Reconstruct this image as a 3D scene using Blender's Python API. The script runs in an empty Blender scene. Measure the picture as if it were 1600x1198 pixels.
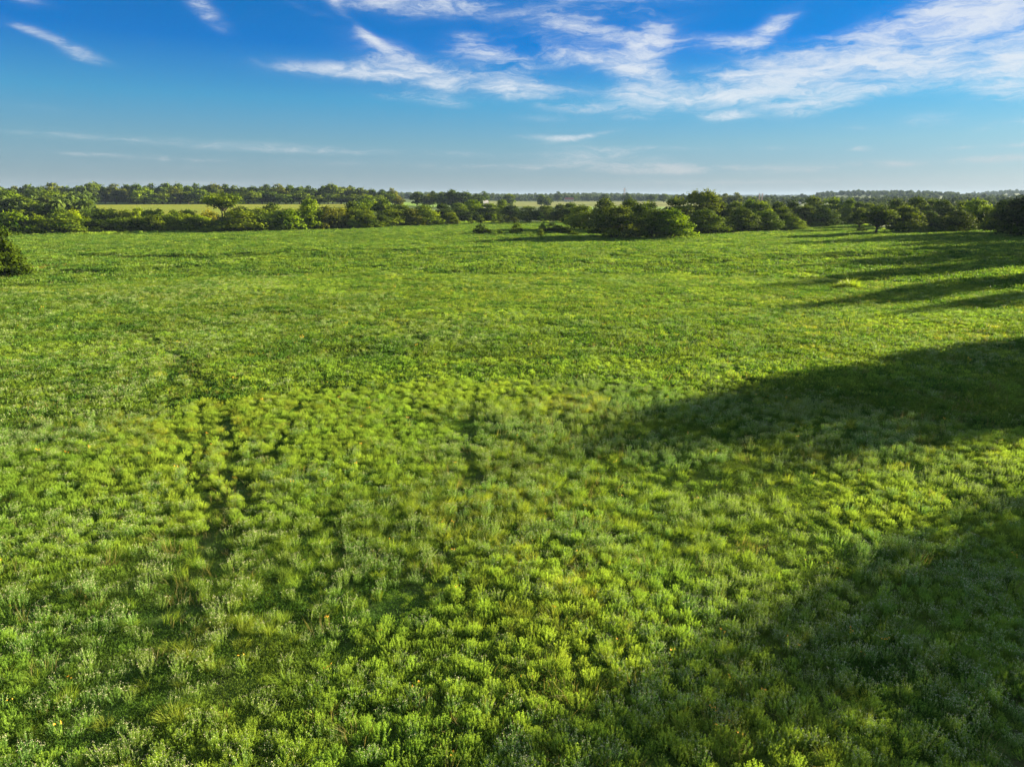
import bpy, math, random
import numpy as np
from mathutils import Vector

random.seed(7)
rng = np.random.default_rng(7)
S = bpy.context.scene
COL = S.collection
R = math.radians

# ------------------------------------------------------------------ camera
CAM_H = 10.0
FPX = 1067.0                       # focal length in pixels of the 1600 px wide photograph
PITCH = math.atan(289 / FPX)
cam_data = bpy.data.cameras.new('camera')
cam_data.sensor_width = 36.0
cam_data.lens = 36.0 * FPX / 1600
cam_data.clip_start = 0.3
cam_data.clip_end = 30000
cam = bpy.data.objects.new('camera', cam_data)
COL.objects.link(cam)
cam.location = (0, 0, CAM_H)
cam.rotation_euler = (math.pi / 2 - PITCH, 0, 0)
S.camera = cam

# ------------------------------------------------------------------ light
SUN_AZ, SUN_EL = R(61), R(11.0)
SUN_DIR = Vector((math.sin(SUN_AZ) * math.cos(SUN_EL), math.cos(SUN_AZ) * math.cos(SUN_EL), math.sin(SUN_EL)))
sd = bpy.data.lights.new('sun', 'SUN')
sd.energy = 5.0
sd.angle = R(0.5)
sd.color = (1.0, 0.88, 0.58)
sun = bpy.data.objects.new('sun', sd)
COL.objects.link(sun)
sun.rotation_euler = SUN_DIR.to_track_quat('Z', 'Y').to_euler()
sun.location = (200, 110, 80)

S.view_settings.view_transform = 'Standard'
S.view_settings.look = 'None'
S.view_settings.gamma = 1
S.view_settings.use_curve_mapping = False
S.view_settings.exposure = 2.7
S.render.engine = 'CYCLES'
cy = S.cycles
cy.max_bounces = 6
cy.diffuse_bounces = 4
cy.glossy_bounces = 2
cy.transmission_bounces = 4
cy.volume_bounces = 0
cy.transparent_max_bounces = 8
cy.caustics_reflective = False
cy.caustics_refractive = False
cy.use_denoising = True
cy.denoising_prefilter = 'ACCURATE'
cy.denoiser = 'OPENIMAGEDENOISE'
cy.denoising_input_passes = 'RGB_ALBEDO_NORMAL'


class NT:
    """small helper to write node trees as expressions"""
    def __init__(self, tree):
        self.t = tree
        tree.nodes.clear()

    def n(self, kind, **kw):
        nd = self.t.nodes.new(kind)
        for k, v in kw.items():
            setattr(nd, k, v)
        return nd

    def put(self, sock, v):
        if isinstance(v, bpy.types.NodeSocket):
            self.t.links.new(v, sock)
        elif v is not None:
            sock.default_value = v

    def m(self, op, a, b=None, c=None, clamp=False):
        nd = self.n('ShaderNodeMath', operation=op)
        nd.use_clamp = clamp
        for i, v in enumerate((a, b, c)):
            if v is not None:
                self.put(nd.inputs[i], v)
        return nd.outputs[0]

    def mix(self, f, a, b, mode='MIX'):
        nd = self.n('ShaderNodeMix', data_type='RGBA', blend_type=mode)
        self.put(nd.inputs[0], f)
        for i, v in ((6, a), (7, b)):
            self.put(nd.inputs[i], (*v, 1) if isinstance(v, tuple) and len(v) == 3 else v)
        return nd.outputs[2]

    def ramp(self, f, pts, interp='LINEAR'):
        nd = self.n('ShaderNodeValToRGB')
        nd.color_ramp.interpolation = interp
        el = nd.color_ramp.elements
        while len(el) < len(pts):
            el.new(0.5)
        for e, (p, c) in zip(el, pts):
            e.position = p
            e.color = (*c, 1) if len(c) == 3 else c
        self.put(nd.inputs[0], f)
        return nd.outputs[0]

    def smooth(self, v, a, b, lo=0.0, hi=1.0):
        nd = self.n('ShaderNodeMapRange', interpolation_type='SMOOTHSTEP')
        self.put(nd.inputs[0], v)
        for i, x in ((1, a), (2, b), (3, lo), (4, hi)):
            nd.inputs[i].default_value = x
        return nd.outputs[0]

    def noise(self, vec, scale, detail=3, rough=0.5, dist=0.0):
        nd = self.n('ShaderNodeTexNoise')
        self.put(nd.inputs['Vector'], vec)
        nd.inputs['Scale'].default_value = scale
        nd.inputs['Detail'].default_value = detail
        nd.inputs['Roughness'].default_value = rough
        nd.inputs['Distortion'].default_value = dist
        return nd.outputs


# ------------------------------------------------------------------ sky
def pix_dir(x, y):
    a, b = (x - 800) / FPX, -(y - 599) / FPX
    return np.array([a, math.cos(PITCH) + b * math.sin(PITCH), -math.sin(PITCH) + b * math.cos(PITCH)])


def az_el(x, y):
    d = pix_dir(x, y)
    return math.degrees(math.atan2(d[0], d[1])), math.degrees(math.atan2(d[2], math.hypot(d[0], d[1])))


W = bpy.data.worlds.new('World')
S.world = W
W.use_nodes = True
w = NT(W.node_tree)
sky = w.n('ShaderNodeTexSky', sky_type='NISHITA')
sky.sun_disc = False
sky.sun_elevation = SUN_EL
sky.sun_rotation = SUN_AZ
sky.altitude = 200
sky.air_density = 1.0
sky.dust_density = 0.6
sky.ozone_density = 2.0
tc = w.n('ShaderNodeTexCoord').outputs['Generated']
sep = w.n('ShaderNodeSeparateXYZ')
w.put(sep.inputs[0], tc)
dx, dy, dz = sep.outputs
el = w.m('MULTIPLY', w.m('ARCSINE', dz), 57.29578)
az = w.m('MULTIPLY', w.m('ARCTAN2', dx, dy), 57.29578)
# the deep polarised blue overhead and the pale blue-grey air low down
SKY_TINT = [(0.0, (0.351, 0.465, 0.734)), (0.033, (0.393, 0.548, 0.796)), (0.1025, (0.321, 0.612, 0.858)), (0.18, (0.136, 0.591, 0.985)), (0.275, (0.0, 0.357, 1.009)), (0.33, (0.0, 0.339, 0.936)), (0.6, (0.031, 0.468, 1.096)), (1.0, (0.086, 0.615, 1.293))]  # stops above the frame are brightened to lift the shade
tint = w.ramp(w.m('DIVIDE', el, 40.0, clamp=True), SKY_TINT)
soft = w.n('ShaderNodeGamma')
w.put(soft.inputs[0], sky.outputs[0])
soft.inputs[1].default_value = 0.5
base = w.mix(1.0, soft.outputs[0], tint, 'MULTIPLY')
# cirrus: combed and curled noise over the sky's own bearings, gathered where the photograph has cloud
cmb = w.n('ShaderNodeCombineXYZ')
w.put(cmb.inputs[0], az)
w.put(cmb.inputs[1], el)
cmb.inputs[2].default_value = 1.0
P3 = cmb.outputs[0]
hv = w.m('ADD', w.m('MAXIMUM', dz, 0.0), 0.12)
cmb2 = w.n('ShaderNodeCombineXYZ')
w.put(cmb2.inputs[0], w.m('DIVIDE', dx, hv))
w.put(cmb2.inputs[1], w.m('DIVIDE', dy, hv))
flow = cmb2.outputs[0]


def combed(rot, sx, sy, src):
    q = w.n('ShaderNodeMapping')
    q.inputs['Rotation'].default_value = (0, 0, R(rot))
    q.inputs['Scale'].default_value = (sx, sy, 0)
    w.put(q.inputs[0], src)
    return q.outputs[0]


warp = w.noise(combed(0, .20, .50, P3), 1.0, 4, 0.6)[1]
wv = w.n('ShaderNodeVectorMath', operation='MULTIPLY_ADD')
w.put(wv.inputs[0], warp)
wv.inputs[1].default_value = (6.0, 2.2, 0)
w.put(wv.inputs[2], P3)
streak = w.noise(combed(-9, .13, .62, wv.outputs[0]), 1.0, 7, 0.62)[0]
fine = w.noise(combed(-18, .42, 1.9, wv.outputs[0]), 1.0, 7, 0.72)[0]
CLOUDS = [  # x, y, half width, half height (pixels), slope in degrees (down to the right), strength
    (318, 14, 42, 13, 38, .9), (655, 6, 110, 16, 3, .95), (600, 12, 40, 12, 8, .6), (75, 58, 75, 7, 17, .75), (135, 92, 36, 6, 10, .6), (45, 4, 40, 8, 0, .4),
    (480, 22, 30, 10, 20, .35), (525, 2, 14, 8, 40, .5), (540, 113, 150, 12, 2, .85), (625, 100, 75, 22, 8, .8), (600, 75, 80, 10, 22, .4), (690, 125, 26, 13, 15, .8), (735, 60, 26, 9, 0, .7),
    (740, 82, 60, 16, 12, .65), (800, 95, 50, 30, 35, .5), (825, 142, 90, 16, 4, .9), (640, 152, 85, 8, 3, .7), (700, 165, 50, 5, 4, .4),
    (935, 50, 75, 10, 12, .8), (1022, 62, 32, 30, -30, .9), (1000, 115, 40, 30, 30, .8), (905, 95, 80, 14, 4, .7), (1130, 68, 85, 11, 2, .85), (1205, 48, 46, 14, -32, .95),
    (1120, 140, 140, 22, -4, .9), (1020, 145, 50, 14, 0, .8), (1230, 110, 150, 26, -10, .95), (1390, 80, 130, 24, -14, .95), (1300, 85, 120, 22, -14, .85), (1380, 125, 150, 18, -6, .85), (1300, 150, 90, 14, -12, .8),
    (1490, 20, 110, 22, -10, .85), (1560, 8, 80, 20, 0, .75), (1600, 65, 40, 22, -20, .85), (1570, 120, 80, 26, -12, .75), (1590, 145, 60, 14, -5, .9), (1460, 125, 90, 14, -3, .7), (1480, 45, 120, 30, -12, .7),
    (910, 170, 70, 8, 3, .55), (1130, 184, 42, 8, -3, .8), (1450, 187, 48, 9, 0, .65), (925, 211, 65, 4, -8, .55), (1240, 232, 60, 4, 2, .7), (1345, 232, 34, 5, 3, .7), (1345, 200, 40, 5, 4, .4),
    (1500, 231, 50, 3, -2, .7), (1580, 192, 50, 6, -8, .85), (1590, 226, 36, 4, -4, .8), (840, 185, 60, 6, 3, .35),
    (440, 235, 200, 6, 1, 0.51), (800, 262, 300, 6, 1, 0.68), (200, 285, 260, 5, 0, 0.51), (1150, 285, 300, 5, 0, 0.59), (850, 60, 60, 20, 20, .3), (960, 95, 60, 14, 15, .6), (580, 60, 40, 6, 35, .6), (775, 118, 60, 12, 10, .6), (860, 215, 60, 5, 2, 0.68), (1000, 185, 60, 5, 0, .45), (1280, 175, 60, 8, -8, .5), (100, 212, 110, 5, 2, 0.51), (250, 220, 120, 6, 1, 0.27), (160, 242, 150, 4, 1, .45), (130, 241, 30, 3, 0, .4), (258, 248, 10, 4, 0, .6), (330, 251, 40, 3, 0, .5), (620, 236, 300, 7, 2, 0.34),
    (960, 240, 120, 12, 2, 0.65), (1250, 262, 380, 7, -1, 0.59), (1000, 258, 170, 6, 2, 0.51), (1520, 250, 130, 5, -3, 0.59), (1050, 232, 60, 4, 2, 0.59), (300, 262, 260, 7, 1, 0.27), (60, 170, 90, 8, 4, .2),
    # the same cirrus goes on outside the frame
    (1750, 60, 140, 60, -12, .7), (1900, 130, 200, 40, -8, .7), (-150, 60, 120, 14, 15, .5), (700, -120, 260, 40, 6, .7), (1300, -160, 300, 60, -12, .8), (200, -200, 260, 40, 20, .6), (-400, 120, 260, 16, 5, .4), (2300, 160, 320, 40, -5, .5),
]
total = None
for (x, y, hw, hh, slope, k) in CLOUDS:
    a0, e0 = az_el(x, y)
    a1, e1 = az_el(x + 20, y)
    sx = abs(a1 - a0) / 20
    ww, hgt = hw * sx * 0.85, hh * 0.0537 * 0.85 * 0.95
    c_, s_ = math.cos(R(slope)), math.sin(R(slope))

    def line(ka, ke):              # ka * (az - a0) + ke * (el - e0) as one dot product with (az, el, 1)
        q = w.n('ShaderNodeVectorMath', operation='DOT_PRODUCT')
        w.put(q.inputs[0], P3)
        q.inputs[1].default_value = (ka, ke, -ka * a0 - ke * e0)
        return q.outputs['Value']
    u, v = line(c_ / ww, -s_ / ww), line(s_ / hgt, c_ / hgt)
    r2 = w.m('MULTIPLY_ADD', u, u, w.m('MULTIPLY', v, v))
    g_ = w.m('POWER', math.exp(-.7), r2)
    total = w.m('MULTIPLY', g_, k) if total is None else w.m('MULTIPLY_ADD', g_, k, total)
nz = w.m('ADD', w.m('MULTIPLY', streak, 0.52), w.m('MULTIPLY', fine, 0.48))
# unseen cirrus sheets added overhead, above the frame, to brighten the shade
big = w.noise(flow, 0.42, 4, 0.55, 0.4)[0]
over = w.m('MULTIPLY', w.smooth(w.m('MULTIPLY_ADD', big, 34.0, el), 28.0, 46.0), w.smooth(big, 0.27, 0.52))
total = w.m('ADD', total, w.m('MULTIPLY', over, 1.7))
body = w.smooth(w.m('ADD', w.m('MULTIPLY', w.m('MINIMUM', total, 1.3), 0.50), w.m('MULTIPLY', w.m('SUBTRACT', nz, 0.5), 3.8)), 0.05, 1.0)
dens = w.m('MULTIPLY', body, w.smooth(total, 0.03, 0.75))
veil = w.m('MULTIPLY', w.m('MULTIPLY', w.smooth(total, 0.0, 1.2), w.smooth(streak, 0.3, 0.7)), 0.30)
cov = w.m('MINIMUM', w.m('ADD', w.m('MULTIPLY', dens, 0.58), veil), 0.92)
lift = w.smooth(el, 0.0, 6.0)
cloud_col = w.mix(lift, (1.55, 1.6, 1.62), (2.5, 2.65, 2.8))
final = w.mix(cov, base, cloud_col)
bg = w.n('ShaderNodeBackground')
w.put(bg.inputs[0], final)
bg.inputs[1].default_value = 0.05
wo = w.n('ShaderNodeOutputWorld')
w.put(wo.inputs[0], bg.outputs[0])


# ------------------------------------------------------------------ terrain
def sst(a, b, x):
    t = np.clip((x - a) / (b - a), 0, 1)
    return t * t * (3 - 2 * t)


_tab = rng.random((8, 256, 256))


def vnoise(x, y, scale, k=0):
    """smooth value noise, 0..1"""
    x, y = np.asarray(x, float) / scale + 57.3 * k, np.asarray(y, float) / scale + 31.7 * k
    xi, yi = np.floor(x).astype(int), np.floor(y).astype(int)
    fx, fy = x - xi, y - yi
    fx, fy = fx * fx * (3 - 2 * fx), fy * fy * (3 - 2 * fy)
    T = _tab[k % 8]
    g00, g10 = T[xi & 255, yi & 255], T[(xi + 1) & 255, yi & 255]
    g01, g11 = T[xi & 255, (yi + 1) & 255], T[(xi + 1) & 255, (yi + 1) & 255]
    return (g00 * (1 - fx) + g10 * fx) * (1 - fy) + (g01 * (1 - fx) + g11 * fx) * fy


def seg_dist(x, y, pts):
    d = np.full(np.shape(x), 1e9)
    for (x0, y0), (x1, y1) in zip(pts[:-1], pts[1:]):
        vx, vy = x1 - x0, y1 - y0
        t = np.clip(((x - x0) * vx + (y - y0) * vy) / (vx * vx + vy * vy), 0, 1)
        d = np.minimum(d, np.hypot(x - x0 - t * vx, y - y0 - t * vy))
    return d


def flat(x, y):
    d = pix_dir(x, y)
    t = -CAM_H / d[2]
    return (d[0] * t, d[1] * t)


TERRACES = [[flat(-200, 446), flat(0, 433), flat(170, 425), flat(330, 417), flat(470, 402), flat(560, 399)],
            [flat(150, 400), flat(330, 404), flat(480, 396), flat(640, 394), flat(760, 390)],
            [flat(1000, 415), flat(1200, 402), flat(1450, 398), flat(1650, 402)]]


def ground_z(x, y):
    x, y = np.asarray(x, float), np.asarray(y, float)
    r = np.hypot(x, y)
    a = np.degrees(np.arctan2(x, y))
    z = 5.8 * sst(240, 520, r) * sst(2, -14, a) * sst(-150, -110, a)
    z = z + 4.0 * sst(450, 1300, r) * sst(-16, -6, a)
    z = z + 13 * np.exp(-((a - 28.5) / 4.6) ** 4) * np.exp(-((r - 2050) / 330) ** 2)
    z = z + 7 * np.exp(-((a - 23) / 3.0) ** 2) * np.exp(-((r - 2050) / 330) ** 2)
    z = z + 24 * sst(30.5, 35.0, a) * sst(70, 55, a) * np.exp(-((r - 3300) / 500) ** 2)
    z = z + 12 * sst(1450, 2500, r) * sst(-20, -4, a) * sst(15, 9, a)
    z = z + 16 * sst(3600, 5200, r)
    near = sst(420, 200, r)
    und = 0.45 * (vnoise(x, y, 26, 0) - .5) + 0.24 * (vnoise(x, y, 9, 1) - .5) + 0.12 * (vnoise(x, y, 3.2, 2) - .5)
    for p in TERRACES:
        d = seg_dist(x, y, p)
        und = und + 0.38 * np.exp(-(d / 2.6) ** 2) - 0.12 * np.exp(-((d - 4.5) / 2.0) ** 2)
    return z + und * near


def link(o, kind=None, label=None, category=None, group=None, parent=None):
    COL.objects.link(o)
    if kind:
        o['kind'] = kind
    if label:
        o['label'] = label
    if category:
        o['category'] = category
    if group:
        o['group'] = group
    if parent:
        o.parent = parent
    return o


def mesh_np(name, verts, faces, mats, tint=None, smooth=False):
    """verts (N,3), faces (M,k) numpy arrays of one polygon size"""
    me = bpy.data.meshes.new(name)
    verts = np.asarray(verts, np.float32)
    faces = np.asarray(faces, np.int32)
    M, k = faces.shape
    me.vertices.add(len(verts))
    me.vertices.foreach_set('co', verts.ravel())
    me.loops.add(M * k)
    me.loops.foreach_set('vertex_index', faces.ravel())
    me.polygons.add(M)
    me.polygons.foreach_set('loop_start', np.arange(M, dtype=np.int32) * k)
    if smooth:
        me.polygons.foreach_set('use_smooth', np.ones(M, bool))
    me.update(calc_edges=True)
    for m in (mats if isinstance(mats, (list, tuple)) else [mats]):
        me.materials.append(m)
    if tint is not None:
        at = me.attributes.new('tint', 'FLOAT', 'FACE')
        at.data.foreach_set('value', np.asarray(tint, np.float32))
    return me


def new_mat(name):
    m = bpy.data.materials.new(name)
    m.use_nodes = True
    return m, NT(m.node_tree)


def principled(t, col, rough=0.7, spec=0.3, normal=None):
    p = t.n('ShaderNodeBsdfPrincipled')
    t.put(p.inputs['Base Color'], (*col, 1) if isinstance(col, tuple) and len(col) == 3 else col)
    p.inputs['Roughness'].default_value = rough
    p.inputs['Specular IOR Level'].default_value = spec
    if normal is not None:
        t.put(p.inputs['Normal'], normal)
    return p.outputs[0]


def out(t, sh):
    o = t.n('ShaderNodeOutputMaterial')
    t.put(o.inputs[0], sh)


def plain_mat(name, col, rough=0.8, spec=0.3, var=0.25, scale=1.5):
    m, t = new_mat(name)
    pos = t.n('ShaderNodeNewGeometry').outputs['Position']
    f = t.noise(pos, scale, 5, 0.6)[0]
    lo = tuple(c * (1 - var) for c in col)
    hi = tuple(min(c * (1 + var), .95) for c in col)
    out(t, principled(t, t.mix(f, lo, hi), rough, spec))
    return m


def leaf_mat(name, cols, transl=0.42, rough=0.55, spec=0.22, obj_color=False, patch=None, rand=0.35):
    """leaf colour: per-leaf tint between cols[0] and cols[1], each plant a little different, wide drifts of cols[2]"""
    m, t = new_mat(name)
    at = t.n('ShaderNodeAttribute', attribute_name='tint').outputs['Fac']
    c = t.mix(at, cols[0], cols[1])
    oi = t.n('ShaderNodeObjectInfo')
    if patch:
        pos = t.n('ShaderNodeNewGeometry').outputs['Position']
        f = t.noise(pos, patch[0], 3, 0.55)[0]
        c = t.mix(t.smooth(f, patch[1], patch[2]), c, t.mix(at, tuple(v * .75 for v in cols[2]), cols[2]))
    if obj_color:
        c = t.mix(1.0, c, oi.outputs['Color'], 'MULTIPLY')
    hs = t.n('ShaderNodeHueSaturation')
    t.put(hs.inputs['Color'], c)
    t.put(hs.inputs['Value'], t.m('ADD', t.m('MULTIPLY', oi.outputs['Random'], rand), 1 - rand / 2))
    r2 = t.m('FRACT', t.m('MULTIPLY', oi.outputs['Random'], 7.31))
    t.put(hs.inputs['Hue'], t.m('ADD', t.m('MULTIPLY', r2, 0.014), 0.493))
    c = hs.outputs[0]
    p = principled(t, c, rough, spec)
    tr = t.n('ShaderNodeBsdfTranslucent')
    t.put(tr.inputs[0], t.mix(1.0, c, (1.25, 1.2, 0.6), 'MULTIPLY'))
    mx = t.n('ShaderNodeMixShader')
    mx.inputs[0].default_value = transl
    t.put(mx.inputs[1], p)
    t.put(mx.inputs[2], tr.outputs[0])
    out(t, mx.outputs[0])
    return m


# ground under the weeds
m_ground, t = new_mat('meadow_ground')
pos = t.n('ShaderNodeNewGeometry').outputs['Position']
f1 = t.noise(pos, 0.06, 4, 0.6)[0]
f2 = t.noise(pos, 1.4, 6, 0.65)[0]
c = t.mix(t.smooth(f1, .35, .65), (0.055, 0.105, 0.014), (0.085, 0.12, 0.022))
c = t.mix(t.smooth(f2, .42, .72), c, (0.045, 0.045, 0.018))
bmp = t.n('ShaderNodeBump')
bmp.inputs['Strength'].default_value = 0.8
bmp.inputs['Distance'].default_value = 0.12
t.put(bmp.inputs['Height'], f2)
out(t, principled(t, c, 0.9, 0.1, bmp.outputs[0]))

azs = np.radians(np.concatenate([np.arange(-180, -50, 5.0), np.arange(-50, 50, 0.35), np.arange(50, 180, 5.0)]))
rs = np.concatenate([[0.0], 2.0 * 1.035 ** np.arange(0, 246)])
rs = rs[rs < 8800]
na, nr = len(azs), len(rs)
A, RR = np.meshgrid(azs, rs, indexing='ij')
X, Y = RR * np.sin(A), RR * np.cos(A)
V = np.stack([X, Y, ground_z(X, Y)], -1).reshape(-1, 3)
i, j = np.meshgrid(np.arange(na), np.arange(nr - 1), indexing='ij')
i2 = (i + 1) % na
Fq = np.stack([i * nr + j, i2 * nr + j, i2 * nr + j + 1, i * nr + j + 1], -1).reshape(-1, 4)[:, ::-1]
link(bpy.data.objects.new('ground', mesh_np('ground', V, Fq, m_ground, smooth=True)), 'structure')


def field_sheet(name, a0, a1, r0, r1, mat, lift=0.15, ragged=0.0):
    aa, rr_ = np.radians(np.linspace(a0, a1, 90)), np.linspace(0, 1, 40)
    A, Q = np.meshgrid(aa, rr_, indexing='ij')
    lo = r0 + ragged * (vnoise(np.degrees(A) * 10, 0 * A, 12, 3) - .5)
    hi = r1 + ragged * (vnoise(np.degrees(A) * 10, 0 * A + 99, 12, 4) - .5)
    RR = lo + (hi - lo) * Q
    X, Y = RR * np.sin(A), RR * np.cos(A)
    V = np.stack([X, Y, ground_z(X, Y) + lift], -1).reshape(-1, 3)
    i, j = np.meshgrid(np.arange(len(aa) - 1), np.arange(39), indexing='ij')
    F = np.stack([i * 40 + j, (i + 1) * 40 + j, (i + 1) * 40 + j + 1, i * 40 + j + 1], -1).reshape(-1, 4)[:, ::-1]
    return link(bpy.data.objects.new(name, mesh_np(name, V, F, mat, smooth=True)), 'structure')


def field_mat(name, c1, c2, c3):
    m, t = new_mat(name)
    pos = t.n('ShaderNodeNewGeometry').outputs['Position']
    mp = t.n('ShaderNodeMapping')
    mp.inputs['Scale'].default_value = (0.4, 1.6, 1)
    t.put(mp.inputs[0], pos)
    f = t.noise(mp.outputs[0], 0.02, 4, .6)[0]
    g = t.noise(pos, 0.5, 5, .7)[0]
    c = t.mix(t.smooth(f, .38, .62), c1, c2)
    c = t.mix(t.smooth(g, .45, .75), c, c3)
    b = t.n('ShaderNodeBump')
    b.inputs['Strength'].default_value = 1.0
    b.inputs['Distance'].default_value = 0.5
    t.put(b.inputs['Height'], g)
    out(t, principled(t, c, .9, .1, b.outputs[0]))
    return m


m_yellow = field_mat('ripe_field', (0.20, 0.21, 0.010), (0.15, 0.19, 0.010), (0.17, 0.15, 0.014))
m_tan = field_mat('dry_field', (0.15, 0.15, 0.03), (0.11, 0.16, 0.015), (0.17, 0.14, 0.04))
m_pale = field_mat('pale_field', (0.14, 0.17, 0.06), (0.20, 0.20, 0.09), (0.12, 0.16, 0.05))
m_lush = field_mat('lush_field', (0.12, 0.22, 0.03), (0.16, 0.24, 0.03), (0.10, 0.17, 0.02))
field_sheet('yellow_field', -31.5, -13.2, 335, 535, m_yellow, ragged=18)
field_sheet('lush_field', -10.5, -6.0, 560, 800, m_lush, ragged=20)
field_sheet('lush_field', 3.4, 18, 560, 760, m_lush, lift=.2, ragged=20)
field_sheet('dry_field', -3.5, 16.5, 720, 1330, m_tan, ragged=40)
field_sheet('pale_field', 3.5, 7.5, 1500, 1900, m_pale, lift=.4, ragged=60)

# ------------------------------------------------------------------ leaves and crowns
def quads(cen, nrm, length, width, roll=None, curl=0.0, up=None):
    """one leaf per centre: a quad in the plane across nrm, `length` along a direction, `width` across"""
    n = len(cen)
    nrm = nrm / (np.linalg.norm(nrm, axis=1, keepdims=True) + 1e-9)
    ref = rng.normal(size=(n, 3)) if up is None else up
    a = ref - (ref * nrm).sum(1, keepdims=True) * nrm
    a /= (np.linalg.norm(a, axis=1, keepdims=True) + 1e-9)
    b = np.cross(nrm, a)
    L, Wd = np.asarray(length).reshape(-1, 1) / 2, np.asarray(width).reshape(-1, 1) / 2
    # a kite: pointed both ends, widest at 45 %
    return np.stack([cen - a * L, cen + b * Wd - a * L * .1 + nrm * curl * Wd, cen + a * L, cen - b * Wd - a * L * .1 + nrm * curl * Wd], 1)


def quad_mesh(name, Q, tint, mat):
    n = len(Q)
    return mesh_np(name, Q.reshape(-1, 3), np.arange(n * 4).reshape(n, 4), mat, tint)


m_leaf = leaf_mat('tree_leaves', ((0.012, 0.030, 0.004), (0.160, 0.205, 0.010)), 0.26, .8, .03, obj_color=True, rand=.25)  # dark end lowered to deepen crown shade, bright end raised for sunlit tops
m_bark = plain_mat('bark', (0.05, 0.042, 0.033), .95, .1, .35, 3)


def limb(verts, faces, p0, p1, r0, r1, n=6):
    p0, p1 = Vector(p0), Vector(p1)
    d = (p1 - p0).normalized()
    u = d.orthogonal().normalized()
    v = d.cross(u)
    b = len(verts)
    for p, r in ((p0, r0), (p1, r1)):
        for k in range(n):
            an = 2 * math.pi * k / n
            verts.append(p + (u * math.cos(an) + v * math.sin(an)) * r)
    for k in range(n):
        faces.append((b + k, b + (k + 1) % n, b + n + (k + 1) % n, b + n + k))


def crown_proto(name, lobes, nleaf, size, sprigs=0, inner=.25, flat_=1.0):
    """lobes: (x, y, z, rx, rz); leaves sit on and just inside the lobes' surfaces"""
    lob = np.array(lobes, float)
    area = lob[:, 3] * (lob[:, 3] + lob[:, 4])
    idx = rng.choice(len(lob), nleaf, p=area / area.sum())
    d = rng.normal(size=(nleaf, 3))
    d /= np.linalg.norm(d, axis=1, keepdims=True)
    d[:, 2] = np.where(d[:, 2] < -.35, -d[:, 2] * .6, d[:, 2])
    rad = np.where(rng.random(nleaf) < inner, rng.uniform(.45, .85, nleaf), rng.normal(.97, .075, nleaf))
    lump = 1 + .16 * np.sin(d[:, 0] * 7 + idx * 2.1) * np.sin(d[:, 1] * 6 + idx) + .10 * np.sin(d[:, 2] * 11 + idx * 1.3)
    L = lob[idx]
    cen = L[:, :3] + d * np.stack([L[:, 3], L[:, 3], L[:, 4]], 1) * (rad * lump)[:, None]
    nrm = d + rng.normal(scale=.55, size=d.shape)
    sz = size * rng.uniform(.6, 1.35, nleaf)
    Q = quads(cen, nrm, sz * 1.25, sz * .85, curl=.35)
    lt = rng.random(len(lob))
    tint = np.clip(-.02 + .8 * lt[idx] + rng.normal(scale=.18, size=nleaf) + .15 * d[:, 2], 0, 1)  # random by lobe and leaf, plus upper sides lightened as if sunlit
    if sprigs:                      # long shoots that break the outline
        k = rng.choice(len(lob), sprigs)
        d = rng.normal(size=(sprigs, 3))
        d[:, 2] = np.abs(d[:, 2]) + .5
        d /= np.linalg.norm(d, axis=1, keepdims=True)
        L = lob[k]
        root = L[:, :3] + d * np.stack([L[:, 3], L[:, 3], L[:, 4]], 1) * .95
        for s in range(5):
            dd = d + np.array([0, 0, .7])
            dd /= np.linalg.norm(dd, axis=1, keepdims=True)
            cc = root + dd * size * (.3 + .5 * s) + rng.normal(scale=size * .15, size=d.shape)
            q = quads(cc, rng.normal(size=d.shape), np.full(sprigs, size * (1.05 - .1 * s)), np.full(sprigs, size * (.6 - .08 * s)), up=dd)
            Q = np.concatenate([Q, q])
            tint = np.concatenate([tint, np.clip(rng.normal(.75, .15, sprigs), 0, 1)])
    Q[..., 2] = np.maximum(Q[..., 2], 0.02)
    return quad_mesh(name, Q, tint, m_leaf)


def rand_lobes(n, H, Wd, zlo, shape='round', rmin=.26, rmax=.42):
    """lobes filling a crown of height H and width Wd whose underside is at zlo"""
    o = []
    for k in range(n):
        for _ in range(30):
            an, rr = random.random() * 2 * math.pi, math.sqrt(random.random())
            q = random.random()
            if shape == 'round':
                prof = math.sqrt(max(0.0, 1 - (2 * q - .85) ** 2 * .9)) if q > .4 else .75 + .4 * q
            elif shape == 'skirt':
                prof = 1 - .55 * q ** 1.6
            elif shape == 'flat':
                prof = .55 + .45 * q
            elif shape == 'cone':
                prof = 1.05 - .95 * q
            else:
                prof = 1
            r = Wd * random.uniform(rmin, rmax) * .5 * (1.15 if k < n // 2 else .85)
            rz = r * random.uniform(.75, 1.0)
            pr = max(0.0, Wd / 2 * prof - r)
            x, y, z = math.cos(an) * rr * pr, math.sin(an) * rr * pr, zlo + rz * (.4 if shape == 'skirt' else .8) + (H - zlo - (1.4 if shape == 'skirt' else 1.8) * rz) * q
            if all((x - a[0]) ** 2 + (y - a[1]) ** 2 + (z - a[2]) ** 2 > (.55 * (r + a[3])) ** 2 for a in o):
                break
        o.append((x, y, z, r, rz))
    return o


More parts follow.
